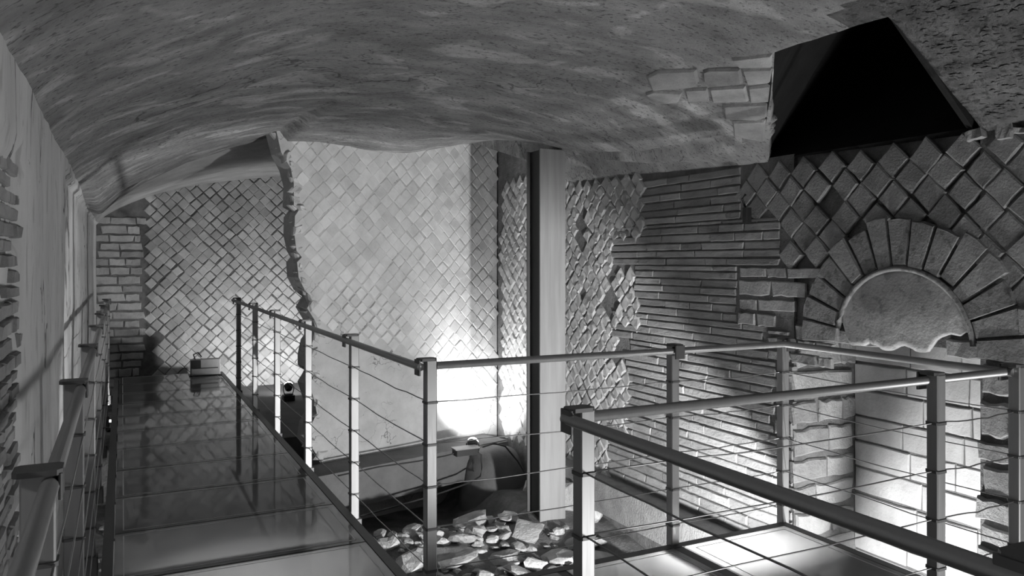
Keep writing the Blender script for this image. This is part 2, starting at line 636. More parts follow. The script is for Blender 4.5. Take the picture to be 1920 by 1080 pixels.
# --- centre wall: slab with a broken left edge
cdir = (C1 - C0).normalized()
cn = Vector((cdir.y, -cdir.x, 0))        # faces the camera
CF = frame(C0, cn)
def c_uv(px, py):
    p = hit(px, py, C0, cn)
    return ((p - C0).dot(cdir), p.z)
brk_px = [(517, 240), (527, 285), (545, 315), (551, 345), (551, 385), (562, 392), (553, 405), (552, 440), (556, 470), (566, 482), (557, 492), (560, 520), (572, 545), (586, 558), (576, 578), (590, 600), (598, 622), (586, 640), (580, 668), (577, 690), (592, 700), (580, 722), (590, 752), (594, 775), (582, 800), (577, 830), (592, 850), (602, 872)]
brk = [c_uv(*p) for p in brk_px]
outline = [(brk[0][0], 3.1)] + brk + [(brk[-1][0] + 0.02, -1.2), ((C1 - C0).length, -1.2), ((C1 - C0).length, 3.1)]
n = len(outline)
v = [CF @ Vector((a, b, 0)) for a, b in outline] + [CF @ Vector((a + (0.03 * nz(b, 1, 1, 9) + 0.02 if i <= len(brk) + 1 else 0), b, -0.28)) for i, (a, b) in enumerate(outline)]
f = [tuple(range(n)), tuple(range(n, 2 * n))[::-1]] + [(i, n + i, n + (i + 1) % n, (i + 1) % n) for i in range(n)]
wall_centre = obj('wall_center', v, f, M['bed_pale'])
tag(wall_centre, 'bright middle wall of diamond-set stones with a broken left edge', 'wall', kind='structure')

# --- right wall: bed with niche and the sill of the light shaft
NY0, NY1, NXB, NTOP = 2.41, 3.60, 4.30, 1.05
SILL = 2.17
mb = MB()
XB = XR + 0.02
mb.box((XB, NY1, -1.3), (4.7, 12.2, SILL))
mb.box((XB, 3.93, SILL), (4.7, 12.2, 3.2))
mb.box((XB, -2.2, -1.3), (4.7, NY0, 2.2))
mb.box((XB, -2.2, 2.2), (4.7, 2.46, 3.2))
mb.box((XB + 0.03, NY0, NTOP), (4.7, NY1, SILL))
mb.box((NXB + 0.02, NY0 - 0.1, -1.3), (4.7, NY1 + 0.1, NTOP))
wall_right = mb.build('wall_right', M['bed'])
tag(wall_right, 'right side wall of brick courses, diamond-set stones and a niche arch', 'wall', kind='structure')
RF = frame((XB, 0, 0), (-1, 0, 0))       # u = -y
def rw(px, py, x=XR):
    p = at_x(px, py, x)
    return (-p.y, p.z)

wall_back = MB().box((-0.6, -2.4, -1.3), (4.7, -2.2, 3.2)).build('wall_back', M['bed'])
tag(wall_back, 'dark stone wall closing the vault behind the viewer', 'wall', kind='structure')

# --- ceiling: plastered vault, uneven, broken off along its far edge
prof = [(-0.32, 1.98), (-0.27, 2.06), (-0.1, 2.19), (0.15, 2.32), (0.5, 2.46), (1.0, 2.58), (1.7, 2.63), (2.3, 2.60), (2.8, 2.53), (3.2, 2.40), (3.5, 2.26), (3.75, 2.14), (3.85, 2.08)]
edge_px = [(188, 403, 8.6), (225, 372, 8.6), (280, 338, 8.55), (350, 306, 8.45), (430, 279, 8.3), (500, 261, 8.0)]
edge = [at_y(*e) for e in edge_px]
for px, py in [(535, 263), (600, 266), (650, 273), (700, 284), (760, 287), (815, 280), (870, 270), (905, 265)]:
    p = hit(px, py, C0 + cn * 0.0, cn)
    edge.append(p + Vector((0, 0.02, 0)))
edge.append(Vector((3.40, 7.70, 2.76)))
edge.append(Vector((3.42, 6.75, 2.50)))
edge.append(at_y(1018, 306, 6.35))
edge.append(at_x(1065, 341, XR))
edge.append(at_x(1065, 341, XR) + Vector((0.1, 0, -0.05)))
edge.sort(key=lambda p: p.x)
edge.insert(0, Vector((-0.32, 8.6, 2.0)))
te = [(p.x, p.y) for p in edge]
he = [(p.x, p.z) for p in edge]
Y0C = -2.2
def ceil_h(x, y):
    yt = interp(te, x)
    h = smooth_interp(prof, x)
    w = sstep(yt - 3.2, yt, y)
    h += (interp(he, x) - h) * w
    mid = sstep(-0.27, 0.4, x) * (1 - sstep(3.3, 3.75, x)) * 0.7 + 0.3
    h += mid * (0.045 * nz(x, y, 0.5, 0.9) + 0.022 * nz(x, y, 7.5, 2.6)) * (1 - 0.75 * w)
    h += 0.006 * nz(x, y, 2.5, 9)
    return h
def on_ceiling(px, py):
    d = ray(px, py)
    s = 0.5
    while s < 12:
        p = Vector((0, 0, EYE)) + d * s
        if p.z > ceil_h(p.x, p.y):
            return p
        s += 0.01
    return p
cv, cf = [], []
xs = sorted(set([round(-0.32 + 4.17 * i / 110, 4) for i in range(111)] + [3.40, 3.42]))
NR = 200
for j in range(NR + 1):
    s = j / NR
    for x in xs:
        y = Y0C + (interp(te, x) - Y0C) * s
        cv.append((x, y, ceil_h(x, y)))
nc = len(xs)
for j in range(NR):
    for i in range(nc - 1):
        a = j * nc + i
        cf.append((a, a + nc, a + nc + 1, a + 1))
me = bpy.data.meshes.new('ceiling')
me.from_pydata(cv, [], cf)
bm = bmesh.new()
bm.from_mesh(me)
# opening of the light shaft: corners in plan (x, y)
WA, WB, WC, WD = on_ceiling(1452, 97), on_ceiling(1665, 30), Vector((3.9, 2.42, 2.1)), Vector((3.9, 3.96, 2.1))
quad = [WA, WB, WC, WD]
for a, b in zip(quad, quad[1:] + quad[:1]):
    d = (b - a)
    nrm = Vector((-d.y, d.x, 0)).normalized()
    lo_x, hi_x = min(a.x, b.x) - 0.15, max(a.x, b.x) + 0.15
    lo_y, hi_y = min(a.y, b.y) - 0.15, max(a.y, b.y) + 0.15
    fs = [q for q in bm.faces if lo_x < q.calc_center_median().x < hi_x and lo_y < q.calc_center_median().y < hi_y]
    es = list({e for q in fs for e in q.edges})
    vs_ = list({w for q in fs for w in q.verts})
    bmesh.ops.bisect_plane(bm, geom=fs + es + vs_, plane_co=a, plane_no=nrm)
qp = [(q.x, q.y) for q in quad]
kill = [q for q in bm.faces if in_poly(q.calc_center_median().x, q.calc_center_median().y, qp)]
bmesh.ops.delete(bm, geom=kill, context='FACES')
bmesh.ops.recalc_face_normals(bm, faces=bm.faces)
for q in bm.faces:
    q.smooth = True
bm.to_mesh(me)
bm.free()
me.materials.append(M['ceiling'])
me.materials.append(M['rough'])
for p in me.polygons:            # bare concrete where the plaster has gone, to the near side of the shaft
    c = p.center
    if c.x > 2.2 and c.y < 2.35 + 0.5 * (c.x - 3.0) * (c.x > 3.0) - 0.75 * max(0, 2.75 - c.x) + 0.12 * nz(c.x, c.y, 1, 4):
        p.material_index = 1
ceiling = link(bpy.data.objects.new('ceiling', me))
md = ceiling.modifiers.new('thickness', 'SOLIDIFY')
md.thickness = 0.07
md.offset = 1 if me.polygons[100].normal.z > 0 else -1
tag(ceiling, 'uneven plastered vault over the walkway, flaking and broken at its far edge', 'ceiling', kind='structure')

# bare masonry blocks beside the shaft opening, set in the vault
blk = [[(1212, 140), (1232, 130), (1306, 127), (1311, 150), (1300, 160), (1222, 166)], [(1318, 130), (1328, 126), (1389, 125), (1393, 152), (1330, 159), (1320, 150)], [(1392, 126), (1448, 124), (1444, 150), (1402, 155)],
       [(1372, 107), (1448, 98), (1448, 121), (1385, 122)], [(1404, 160), (1445, 155), (1442, 186), (1408, 188)], [(1330, 162), (1398, 158), (1404, 186), (1336, 188)], [(1210, 172), (1225, 168), (1280, 170), (1272, 188), (1230, 192)],
       [(1285, 164), (1326, 162), (1330, 186), (1290, 186)], [(1356, 194), (1440, 190), (1438, 216), (1420, 221), (1358, 219)], [(1374, 225), (1436, 221), (1434, 262), (1376, 252)]]
for q in blk:
    pts = [on_ceiling(*p) for p in q]
    c = sum(pts, Vector()) / len(pts)
    k = len(pts)
    low = [c + (p - c) * 0.9 + Vector((-0.004, 0, -0.020)) for p in pts]
    o = obj('stone_block', [p + Vector((0, 0, 0.03)) for p in pts] + [p + Vector((0, 0, -0.008)) for p in pts] + low,
            [(a + i, a + (i + 1) % k, a + k + (i + 1) % k, a + k + i) for a in (0, k) for i in range(k)] + [tuple(range(2 * k, 3 * k))], M['block'], ceiling)

# dark shaft rising out of the vault
up = Vector((1.0, 0.0, 0.9))
ring = [WA + Vector((0, 0, 0.0)), WB, Vector((3.77, 2.48, SILL - 0.01)), Vector((3.77, 3.88, SILL - 0.01))]
ring2 = [p + up for p in ring]
sv = ring + ring2
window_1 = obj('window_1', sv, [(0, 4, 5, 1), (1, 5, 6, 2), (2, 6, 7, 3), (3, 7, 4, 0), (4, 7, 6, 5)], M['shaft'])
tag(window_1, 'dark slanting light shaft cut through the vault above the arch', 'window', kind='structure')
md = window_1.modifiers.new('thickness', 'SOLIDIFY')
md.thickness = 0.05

# far vault, a little higher, beyond the broken edge
prof2 = [(-0.32, 2.02), (-0.27, 2.11), (0.0, 2.28), (0.46, 2.47), (1.14, 2.66), (2.2, 2.80), (3.0, 2.88), (3.85, 2.9)]
vv_, vf_ = [], []
xs2 = [-0.32 + 4.17 * i / 60 for i in range(61)]
ys2 = [6.0 + 5.9 * j / 70 for j in range(71)]
for y in ys2:
    for x in xs2:
        lift = 0.10 * (1 - sstep(8.2, 9.2, y)) * sstep(-0.27, 0.2, x) + 0.25 * (1 - sstep(6.6, 8.0, y))
        vv_.append((x, y, smooth_interp(prof2, x) + lift + 0.02 * nz(x, y, 3, 1.5)))
for j in range(70):
    for i in range(60):
        a = j * 61 + i
        vf_.append((a, a + 61, a + 62, a + 1))
vault = obj('ceiling_far', vv_, vf_, M['vault'], smooth=True)
tag(vault, 'higher stretch of vault at the far end of the walkway', 'ceiling', kind='structure')
md = vault.modifiers.new('thickness', 'SOLIDIFY')
md.thickness = 0.06
md.offset = 1

# ------------------------------------------------------------------ stones of the walls
TC = diamond_set('tessera', M['tess_c'], 8, 0.035, 0.86, 0.2, 0.25)
TF = diamond_set('tessera', M['tess_f'], 8, 0.03, 0.84, 0.4, 0.2)
TR = diamond_set('tessera', M['tess_r'], 8, 0.03, 0.88, 0.5, 0.15)
TD = diamond_set('tessera', M['tess_f'], 8, 0.05, 0.7, 0.2, 0.3)
BR = brick_set('brick', M['brick'], 10)
BL = brick_set('stone_block', M['block'], 8, 4, 0.12, 0.04, 0.93, 0.85)
NB = brick_set('stone_block', M['niche_block'], 6, 4, 0.04, 0.01, 0.97, 0.94)

# centre wall
plaster = [c_uv(*p) for p in [(588, 640), (628, 600), (652, 588), (700, 640), (760, 655), (812, 690), (838, 740), (838, 880), (560, 880), (540, 760)]]
bright = [c_uv(*p) for p in [(838, 770), (900, 730), (945, 720), (945, 900), (838, 900)]]
brk_u = sorted([(z, u) for u, z in brk])
CL = (C1 - C0).length
def c_in(u, v):
    if u > CL - 0.04 or v > 2.8 or v < -0.35:
        return False
    if u < interp(brk_u, v) + 0.07:
        return False
    if in_poly(u, v, plaster) or in_poly(u, v, bright):
        return False
    return True
patch = [c_uv(*p) for p in [(650, 532), (692, 538), (765, 612), (738, 644), (700, 644), (655, 628), (606, 604)]]
ci = lattice(CF, 0.152, (-0.3, CL, -0.4, 2.9), lambda u, v: c_in(u, v) and not in_poly(u, v, patch), TC, 0.006, 0.985, 0.014, 4, 0.05)
ci += lattice(CF, 0.152, (-0.3, CL, -0.4, 2.9), lambda u, v: in_poly(u, v, patch), TC, 0.014, 0.90, 0.006, 2, 0.03)
put_many('tessera', 'tesserae', ci, wall_centre)
# ragged stones along the broken edge
for i in range(len(brk) - 1):
    u, v = brk[i]
    u2, v2 = brk[i + 1]
    for s in (0.25, 0.75):
        a, b = u + (u2 - u) * s, v + (v2 - v) * s
        sz = random.uniform(0.06, 0.13)
        o = put('stone', random.choice(TD), wall_centre, CF, a + 0.03, b, random.uniform(-0.10, 0.0), sz * 0.8, sz * 1.3, random.uniform(0.02, 0.05), random.uniform(0, 6))

# far wall: quoin of blocks at its left side, diamonds elsewhere
def f_in(u, v):
    return u > 0.30 + 0.05 * nz(v, 0, 0, 6) + 0.14 * (v < 0.5) and u < 3.0 and -0.32 < v < smooth_interp(prof2, u) + 0.02
put_many('tessera', 'tesserae', lattice(FF, 0.168, (0.1, 3.0, -0.4, 2.9), f_in, TF, 0.012, 0.93, 0.012, 4, 0.05), wall_end)
courses('stone_block', wall_end, FF, -0.30, 0.26, -0.32, 2.1, 0.115, (0.16, 0.34), 0.014, BL, 0.018, jag=0.05, rowj=0.15)

# right wall, behind and beside the column
yb1 = -rw(1195, 400)[0]
def px_y(px):
    return at_x(px, 489, XR).y
def d_in(u, v):
    y = -u
    if v > interp([(2.5, 2.12), (6.2, 2.2), (6.6, 2.35), (7.9, 2.35)], y) or v < -0.42 or y > 7.82:
        return False
    lim = px_y(1200) if v > 1.72 else px_y(1146) if v > 1.44 else px_y(1190) if v > 0.98 else px_y(1150) if v > 0.62 else px_y(1172) if v > 0.05 else px_y(1140)
    for hu, hv, r in holes:
        if abs(u - hu) / r + abs(v - hv) / (2.2 * r) < 1:
            return False
    return y > lim - 0.01
holes = [(rw(1088, 425)[0], rw(1088, 425)[1], 0.11), (rw(1142, 570)[0], rw(1142, 570)[1], 0.11), (rw(1092, 555)[0], rw(1092, 555)[1], 0.05)]
di = lattice(RF, 0.150, (-7.9, -5.3, -0.45, 2.4), d_in, TD, 0.015, 0.98, 0.02, 8, 0.1)

AU, AV, AI, AE = -2.84, 1.05, 0.42, 0.685     # niche arch: centre (u, z), inner and outer radius
zE = {k: rw(*p)[1] for k, p in dict(t1=(1280, 418), t2=(1300, 498), t3=(1250, 592), t4=(1300, 655)).items()}
def g_in(u, v):
    y = -u
    if math.hypot(u - AU, v - AV) < AE - 0.02 or v < 1.27 + (0.1 if y > 3.4 else 0):
        return False
    if v > interp([(1.4, 2.2), (2.3, 2.15), (2.5, 2.14), (3.9, 2.13), (4.4, 2.05), (5.6, 1.95)], y):
        return False
    lim = px_y(1392) if v > zE['t1'] else px_y(1462)
    if v < rw(1500, 505)[1]:
        lim = px_y(1535)
    if math.hypot(u - rw(1535, 383)[0], v - rw(1535, 383)[1]) < 0.08:
        return False
    return y < lim + 0.01 and y > 1.4
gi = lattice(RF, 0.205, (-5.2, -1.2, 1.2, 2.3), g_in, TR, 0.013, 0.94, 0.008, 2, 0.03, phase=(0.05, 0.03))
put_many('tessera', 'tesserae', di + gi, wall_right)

# brick courses
B = dict(gap=0.007, meshes=BR, prot=0.012)
def zone(pl, pr, z0, z1, row=0.060, **k):
    kw = dict(B)
    kw.update(k)
    courses('brick', wall_right, RF, -px_y(pl), -px_y(pr), z0, z1, row, k.pop('length', (0.22, 0.60)), kw['gap'], kw['meshes'], kw['prot'], kw.get('jag', 0.01), kw.get('inside'), kw.get('rowj', 0.08), kw.get('skip', 0.0), kw.get('tilt', 0.2))
zt = 2.16
zone(1197, 1385, zE['t1'], zt)
zone(1145, 1458, zE['t2'], zE['t1'])
zone(1188, 1378, zE['t3'], zE['t2'])
zone(1148, 1432, zE['t4'], zE['t3'], jag=0.05)
zl1 = rw(1300, 775)[1]
zone(1174, 1448, zl1, zE['t4'], jag=0.05, skip=0.03, rowj=0.15)
zl2 = -0.34
zone(1138, 1482, zl2, zl1, jag=0.02, rowj=0.2, row=0.066)
# larger blocks between the brickwork and the arch
KB = dict(gap=0.014, prot=0.030)
def blocks(pl, pr, z0, z1, row, length, meshes=BL, fr=RF, **k):
    courses('stone_block', wall_right, fr, -px_y(pl), -px_y(pr), z0, z1, row, length, 0.016, meshes, k.get('prot', 0.017), k.get('jag', 0.01), k.get('inside'), k.get('rowj', 0.15), k.get('skip', 0.0), 0.6)
def not_arch(u, v):
    return math.hypot(u - AU, v - AV) > AE + 0.02 or v < AV - 0.02
blocks(1382, 1546, zE['t3'] - 0.02, zE['t2'], 0.108, (0.16, 0.36), inside=not_arch)
blocks(1436, 1560, zE['t4'], zE['t3'] - 0.02, 0.095, (0.14, 0.3), inside=not_arch)
blocks(1452, 1486, zl1, zE['t4'], 0.12, (0.12, 0.2))
# right of the arch and the near jamb
def near_in(u, v):
    return -u < NY0 - 0.02 and (v < AV - 0.05 or math.hypot(u - AU, v - AV) > AE + 0.04)
courses('stone_block', wall_right, RF, -NY0 + 0.0, -1.15, -0.9, 1.30, 0.16, (0.15, 0.36), 0.020, BL, 0.030, 0.02, near_in, 0.35, 0.0, 1.5)
# stretch over the niche, beneath the lunette
courses('stone_block', wall_right, frame((XB + 0.03, 0, 0), (-1, 0, 0)), -NY1, -NY0, 1.0, 1.12, 0.12, (0.2, 0.4), 0.016, BL, 0.04, 0.02, lambda u, v: abs(u - AU) > 0.20, 0.1, 0, 1)
# voussoirs
NVS = 15
a0, a1 = R(-4), R(184)
for i in range(NVS):
    b0 = a0 + (a1 - a0) * i / NVS + 0.012
    b1 = a0 + (a1 - a0) * (i + 1) / NVS - 0.012
    ri, ro = AI + random.uniform(-.01, .02), AE + random.uniform(-.03, .02)
    pts = [(AU + r * math.cos(a), AV + r * math.sin(a)) for r, a in ((ri, b0), (ro, b0), (ro + 0.006, (b0 + b1) / 2), (ro, b1), (ri, b1))]
    me_ = ring_mesh('voussoir', pts, M['voussoir'], 0.93, 0.6, 0.1)
    put('voussoir', me_, wall_right, RF, 0, 0, 0, 1, 1, 0.028 * random.uniform(.8, 1.2))
# raised plaster rim on the inner curve of the arch and the bulging lunette with a ragged foot
mbx = MB()
mbx.tube([RF @ Vector((AU + (AI - 0.012) * math.cos(R(a)), AV + (AI - 0.012) * math.sin(R(a)), 0.02)) for a in range(4, 178, 6)], 0.016, 6)
rim = mbx.build('arch_rim', M['voussoir'], wall_right, smooth=True)
lvx, lfx = [], []
NA, NRR = 40, 14
for j in range(NRR + 1):
    for i in range(NA + 1):
        u = -0.40 + 0.80 * i / NA
        top = math.sqrt(max(0.0, (AI - 0.012) ** 2 - u * u))
        bot = -0.02 + 0.035 * nz(u, 0, 0, 9) + 0.02 * nz(u, 3, 0, 25) + 0.10 * sstep(0.12, 0.30, u) + (0.10 * sstep(-0.32, -0.40, u))
        v = bot + (max(top, bot) - bot) * j / NRR
        w = 0.000 + 0.06 * (1 - (u / 0.42) ** 2) * (1 - (v / 0.43) ** 2) + 0.006 * nz(u, v, 1, 8)
        lvx.append(RF @ Vector((AU + u, AV + v, w)))
for j in range(NRR):
    for i in range(NA):
        a = j * (NA + 1) + i
        lfx.append((a, a + 1, a + NA + 2, a + NA + 1))
lun = obj('lunette', lvx, lfx, M['lunette'], wall_right, smooth=True)
lun['label'] = 'smooth pale plaster filling the arch, ragged below'
md = lun.modifiers.new('thickness', 'SOLIDIFY')
md.thickness = 0.03
md.offset = -1
# niche: far jamb and back
JF = frame((0, NY1, 0), (0, -1, 0))      # u = x, faces the viewer
courses('stone_block', wall_right, JF, XR + 0.0, NXB, -0.75, NTOP, 0.165, (0.2, 0.5), 0.02, BL, 0.02, 0.02, None, 0.3, 0, 1.5)
NF = frame((NXB + 0.02, 0, 0), (-1, 0, 0))
courses('stone_block', wall_right, NF, -NY1, -NY0 + 0.1, -0.75, NTOP, 0.18, (0.28, 0.5), 0.008, NB, 0.012, 0.0, None, 0.1, 0, 0)

# rubble masonry between diamonds and vault at the near right, pebbles in the bare concrete
for k in range(26):
    y = 1.3 + 1.15 * random.random()
    z = 2.13 + random.uniform(-0.03, 0.09)
    put('stone_block', random.choice(BL), wall_right, RF, -y, z, 0, random.uniform(.05, .13), random.uniform(.03, .07), random.uniform(0.02, 0.05), R(random.uniform(-12, 12)))
peb = []
for k in range(900):
    px, py = random.uniform(1650, 1960), random.uniform(-30, 235)
    p = on_ceiling(px, py)
    if p.y < 2.30 + 0.5 * max(0, p.x - 3.0) - 0.05 and p.x < 3.7 and not in_poly(p.x, p.y, [(q.x + d_, q.y - 0.06) for q, d_ in zip(quad, (0, -0.05, 0, 0))]):
        sz = random.uniform(0.006, 0.020)
        mt = Matrix.Translation(p + Vector((0, 0, -0.001))) @ Matrix.Rotation(random.uniform(0, 6), 4, 'Z') @ Matrix.Diagonal((sz * 1.4, sz, sz * 0.4, 1))
        peb.append(mt)
mbp = MB()
for mt in peb:
    vv = [mt @ Vector(q) for q in ((1, 0, 0), (0, 1, 0), (-1, 0, 0), (0, -1, 0), (0.3, 0.2, -1), (0, 0, 1))]
    mbp.add(vv, [(0, 1, 4), (1, 2, 4), (2, 3, 4), (3, 0, 4), (1, 0, 5), (2, 1, 5), (3, 2, 5), (0, 3, 5)])
o = mbp.build('pebbles', M['rough'], ceiling)
o['kind'] = 'stuff'

# left wall: bare bricks near the viewer
courses('brick', wall_left, frame((XL - 0.030, 0, 0), (1, 0, 0)), 1.9, 2.86, -0.7, 1.80, 0.046, (0.10, 0.26), 0.008, BR, 0.016, jag=0.06, inside=lambda u, v: ((u - 2.48) / 0.2) ** 2 + ((v - 1.43) / 0.07) ** 2 > 1, rowj=0.2, skip=0.06, tilt=1.0)

# ------------------------------------------------------------------ ledges and landings
mb = MB()
lu0, lu1 = c_uv(596, 870)[0], c_uv(905, 870)[0]
def cbx(m, u0, u1, z0, z1, w0, w1):
    v = [CF @ Vector((a, b, c)) for a in (u0, u1) for b in (z0, z1) for c in (w0, w1)]
    m.add(v, [(0, 1, 3, 2), (4, 6, 7, 5), (0, 4, 5, 1), (2, 3, 7, 6), (0, 2, 6, 4), (1, 5, 7, 3)])
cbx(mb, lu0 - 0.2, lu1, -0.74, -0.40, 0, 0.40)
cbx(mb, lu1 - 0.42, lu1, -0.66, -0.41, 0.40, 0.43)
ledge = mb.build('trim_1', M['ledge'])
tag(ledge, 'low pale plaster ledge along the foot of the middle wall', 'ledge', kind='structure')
mb = MB()
mb.box((3.60, 3.75, -0.62), (3.77, 6.6, -0.36))
curb = mb.build('trim_2', M['block'])
tag(curb, 'narrow stone kerb at the foot of the brick wall', 'kerb', kind='structure')
mb = MB().box((1.17, 7.36, -0.9), (1.46, 8.2, -0.32)).box((1.17, 8.15, -0.9), (3.74, 11.74, -0.30))
landing = mb.build('trim_3', M['slab'])
tag(landing, 'smooth dark landing in front of the far end wall', 'landing', kind='structure')

# ------------------------------------------------------------------ loose stones on the ground
def rock_mesh(name, mat, sub=2, amp=0.5, cut=0.45):
    bm = bmesh.new()
    bmesh.ops.create_icosphere(bm, subdivisions=sub, radius=0.5)
    off = random.uniform(0, 99)
    dirs = [Vector((random.gauss(0, 1), random.gauss(0, 1), random.gauss(0, 1))).normalized() for _ in range(7)]
    for v in bm.verts:
        for d in dirs:
            t = v.co.dot(d)
            if t > 0.5 * cut + 0.06:
                v.co -= d * (t - 0.5 * cut - 0.06) * 0.85
        v.co *= 1 + amp * noise.noise(v.co * 3 + Vector((off, 0, 0)))
    me = bpy.data.meshes.new(name)
    bm.to_mesh(me)
    bm.free()
    me.materials.append(mat)
    return me
ROCKS = [rock_mesh('stone', M['rubble']) for _ in range(8)]
def rock(x, y, s, zs=0.5, sink=0.3, parent=floor):
    o = bpy.data.objects.new('stone', random.choice(ROCKS))
    z = ground_z(x, y)
    o.location = (x, y, z + s * zs * (0.5 - sink))
    o.scale = (s * random.uniform(.8, 1.3), s * random.uniform(.8, 1.2), s * zs * random.uniform(.8, 1.2))
    o.rotation_euler = (random.uniform(-.25, .25), random.uniform(-.25, .25), random.uniform(0, 6.28))
    COL.objects.link(o)
    o.parent = parent
    return o
placed = []
tries = 0
while len(placed) < 190 and tries < 9000:
    tries += 1
    x, y = random.uniform(1.35, 3.35), random.uniform(4.5, 6.2)
    s = random.choice((0.12, 0.2, 0.3, 0.42, 0.55)) if len(placed) < 70 else random.choice((0.07, 0.1, 0.14, 0.2))
    if any((x - a) ** 2 + (y - b) ** 2 < (0.36 * (s + c)) ** 2 for a, b, c in placed) or (3.05 < x < 3.55 and 5.7 < y < 6.3):
        continue
    placed.append((x, y, s))
    rock(x, y, s, random.uniform(0.22, 0.4) if s > 0.25 else random.uniform(0.4, 0.6), 0.25)
for x, y, s, zs in ((3.58, 6.05, 0.30, 1.5), (3.62, 5.72, 0.22, 1.2), (3.50, 6.42, 0.3, 1.0)):
    rock(x, y, s, zs, 0.25)
for _ in range(26):
    rock(random.uniform(-0.2, -0.08), random.uniform(2.4, 8), random.uniform(0.06, 0.14), 0.6)
# rounded mound of mortar under the corner lamp
md_v, md_f = [], []
for j in range(13):
    for i in range(25):
        a, b = 2 * math.pi * i / 24, (math.pi / 2) * j / 12
        r = math.cos(b) ** 0.6
        p = Vector((3.42 + 0.36 * r * math.cos(a), 7.26 + 0.40 * r * math.sin(a), -1.12 + 0.72 * math.sin(b)))
        md_v.append(p + Vector((1, 0.4, 0.5)) * 0.03 * nz(p.x, p.y, p.z, 5))
for j in range(12):
    for i in range(24):
        md_f.append((j * 25 + i, j * 25 + i + 1, (j + 1) * 25 + i + 1, (j + 1) * 25 + i))
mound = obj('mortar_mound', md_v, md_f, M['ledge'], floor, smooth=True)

# ------------------------------------------------------------------ glass walkway and viewing platform
GX0, GX1 = -0.04, 1.17
seams = [4.09 + 0.72 * k for k in range(-8, 11)]
y_end = 11.25
walk = empty('glass_walkway', (0.56, 4, 0))
tag(walk, 'long glass-paned walkway leading along the left wall to the far end', 'walkway')
def local(parent, o):
    o.matrix_parent_inverse = parent.matrix_world.inverted()
    return o
bpy.context.view_layer.update()
def part(mb_, name, mat, parent, smooth=False):
    o = mb_.build(name, mat, None, smooth)
    o.parent = parent
    o.matrix_parent_inverse = Matrix.Translation(parent.location).inverted()
    return o
def sub(mb_, name, mat, parent, smooth=False):
    o = mb_.build(name, mat, None, smooth)
    o.parent = parent
    o.matrix_parent_inverse = (parent.matrix_parent_inverse).inverted() if False else Matrix.Identity(4)
    return o
def pane(parent, x0, x1, y0, y1):
    g = 0.006
    p = part(MB().box((x0 + g, y0 + g, -0.022), (x1 - g, y1 - g, 0.0)), 'glass_pane', M['glass'], parent)
    b, t = 0.045, 0.006
    m = MB()
    xa, xb, ya, yb = x0 + b, x1 - b, y0 + b, y1 - b
    for (c, d) in (((xa, ya), (xb, ya + t)), ((xa, yb - t), (xb, yb)), ((xa, ya), (xa + t, yb)), ((xb - t, ya), (xb, yb))):
        m.box((c[0], c[1], 0.0004), (d[0], d[1], 0.0014))
    sub(m, 'etched_border', M['line'], p)
ss = [s for s in seams if s < y_end - 0.3] + [y_end]
for a, b in zip(ss, ss[1:]):
    pane(walk, GX0, GX1, a, b)
for a in ss:
    part(MB().box((GX0, a - 0.025, -0.15), (GX1, a + 0.025, -0.03)), 'cross_beam', M['beam'], walk)
part(MB().box((GX0 - 0.05, ss[0], -0.2), (GX0, y_end, 0.0)), 'edge_beam', M['beam'], walk)
part(MB().box((GX1, 3.34, -0.2), (GX1 + 0.05, y_end, 0.0)), 'edge_beam', M['beam'], walk)
part(MB().box((GX1, ss[0], -0.2), (GX1 + 0.05, 2.03, 0.0)), 'edge_beam', M['beam'], walk)
for yy in (3.3, 5.9, 8.5):
    for xx in (0.02, 1.12):
        part(MB().box((xx - 0.03, yy - 0.03, -0.9), (xx + 0.03, yy + 0.03, -0.15)), 'support_leg', M['beam'], walk)

PX0, PX1, PY0, PY1 = 1.18, 3.36, 2.06, 3.28
plat = empty('viewing_platform', (2.3, 2.7, 0))
tag(plat, 'small bright glass-floored viewing platform beside the walkway, enclosed by rails', 'platform')
for a, b in ((PX0, 1.88), (1.92, 2.58), (2.64, PX1)):
    pane(plat, a, b, PY0, PY1)
for a in (1.90, 2.61):
    part(MB().box((a - 0.028, PY0, -0.15), (a + 0.028, PY1, -0.003)), 'cross_beam', M['beam'], plat)
part(MB().box((PX0 + 0.05, PY1, -0.2), (PX1 + 0.05, PY1 + 0.05, 0.0)), 'edge_beam', M['beam'], plat)
part(MB().box((PX0 + 0.05, PY0 - 0.05, -0.2), (PX1 + 0.05, PY0, 0.0)), 'edge_beam', M['beam'], plat)
part(MB().box((PX1, PY0, -0.2), (PX1 + 0.05, PY1, 0.0)), 'edge_beam', M['beam'], plat)
part(MB().box((3.375, PY0 + 0.02, -0.78), (3.387, PY1 - 0.02, -0.2)), 'light_baffle', M['beam'], plat)  # unseen sheet added to keep the platform lamp off the niche
for xx, yy in ((3.38, 3.3), (3.38, 2.05), (1.9, 3.2), (1.9, 2.1)):
    part(MB().box((xx - 0.03, yy - 0.03, -0.9), (xx + 0.03, yy + 0.03, -0.15)), 'support_leg', M['beam'], plat)

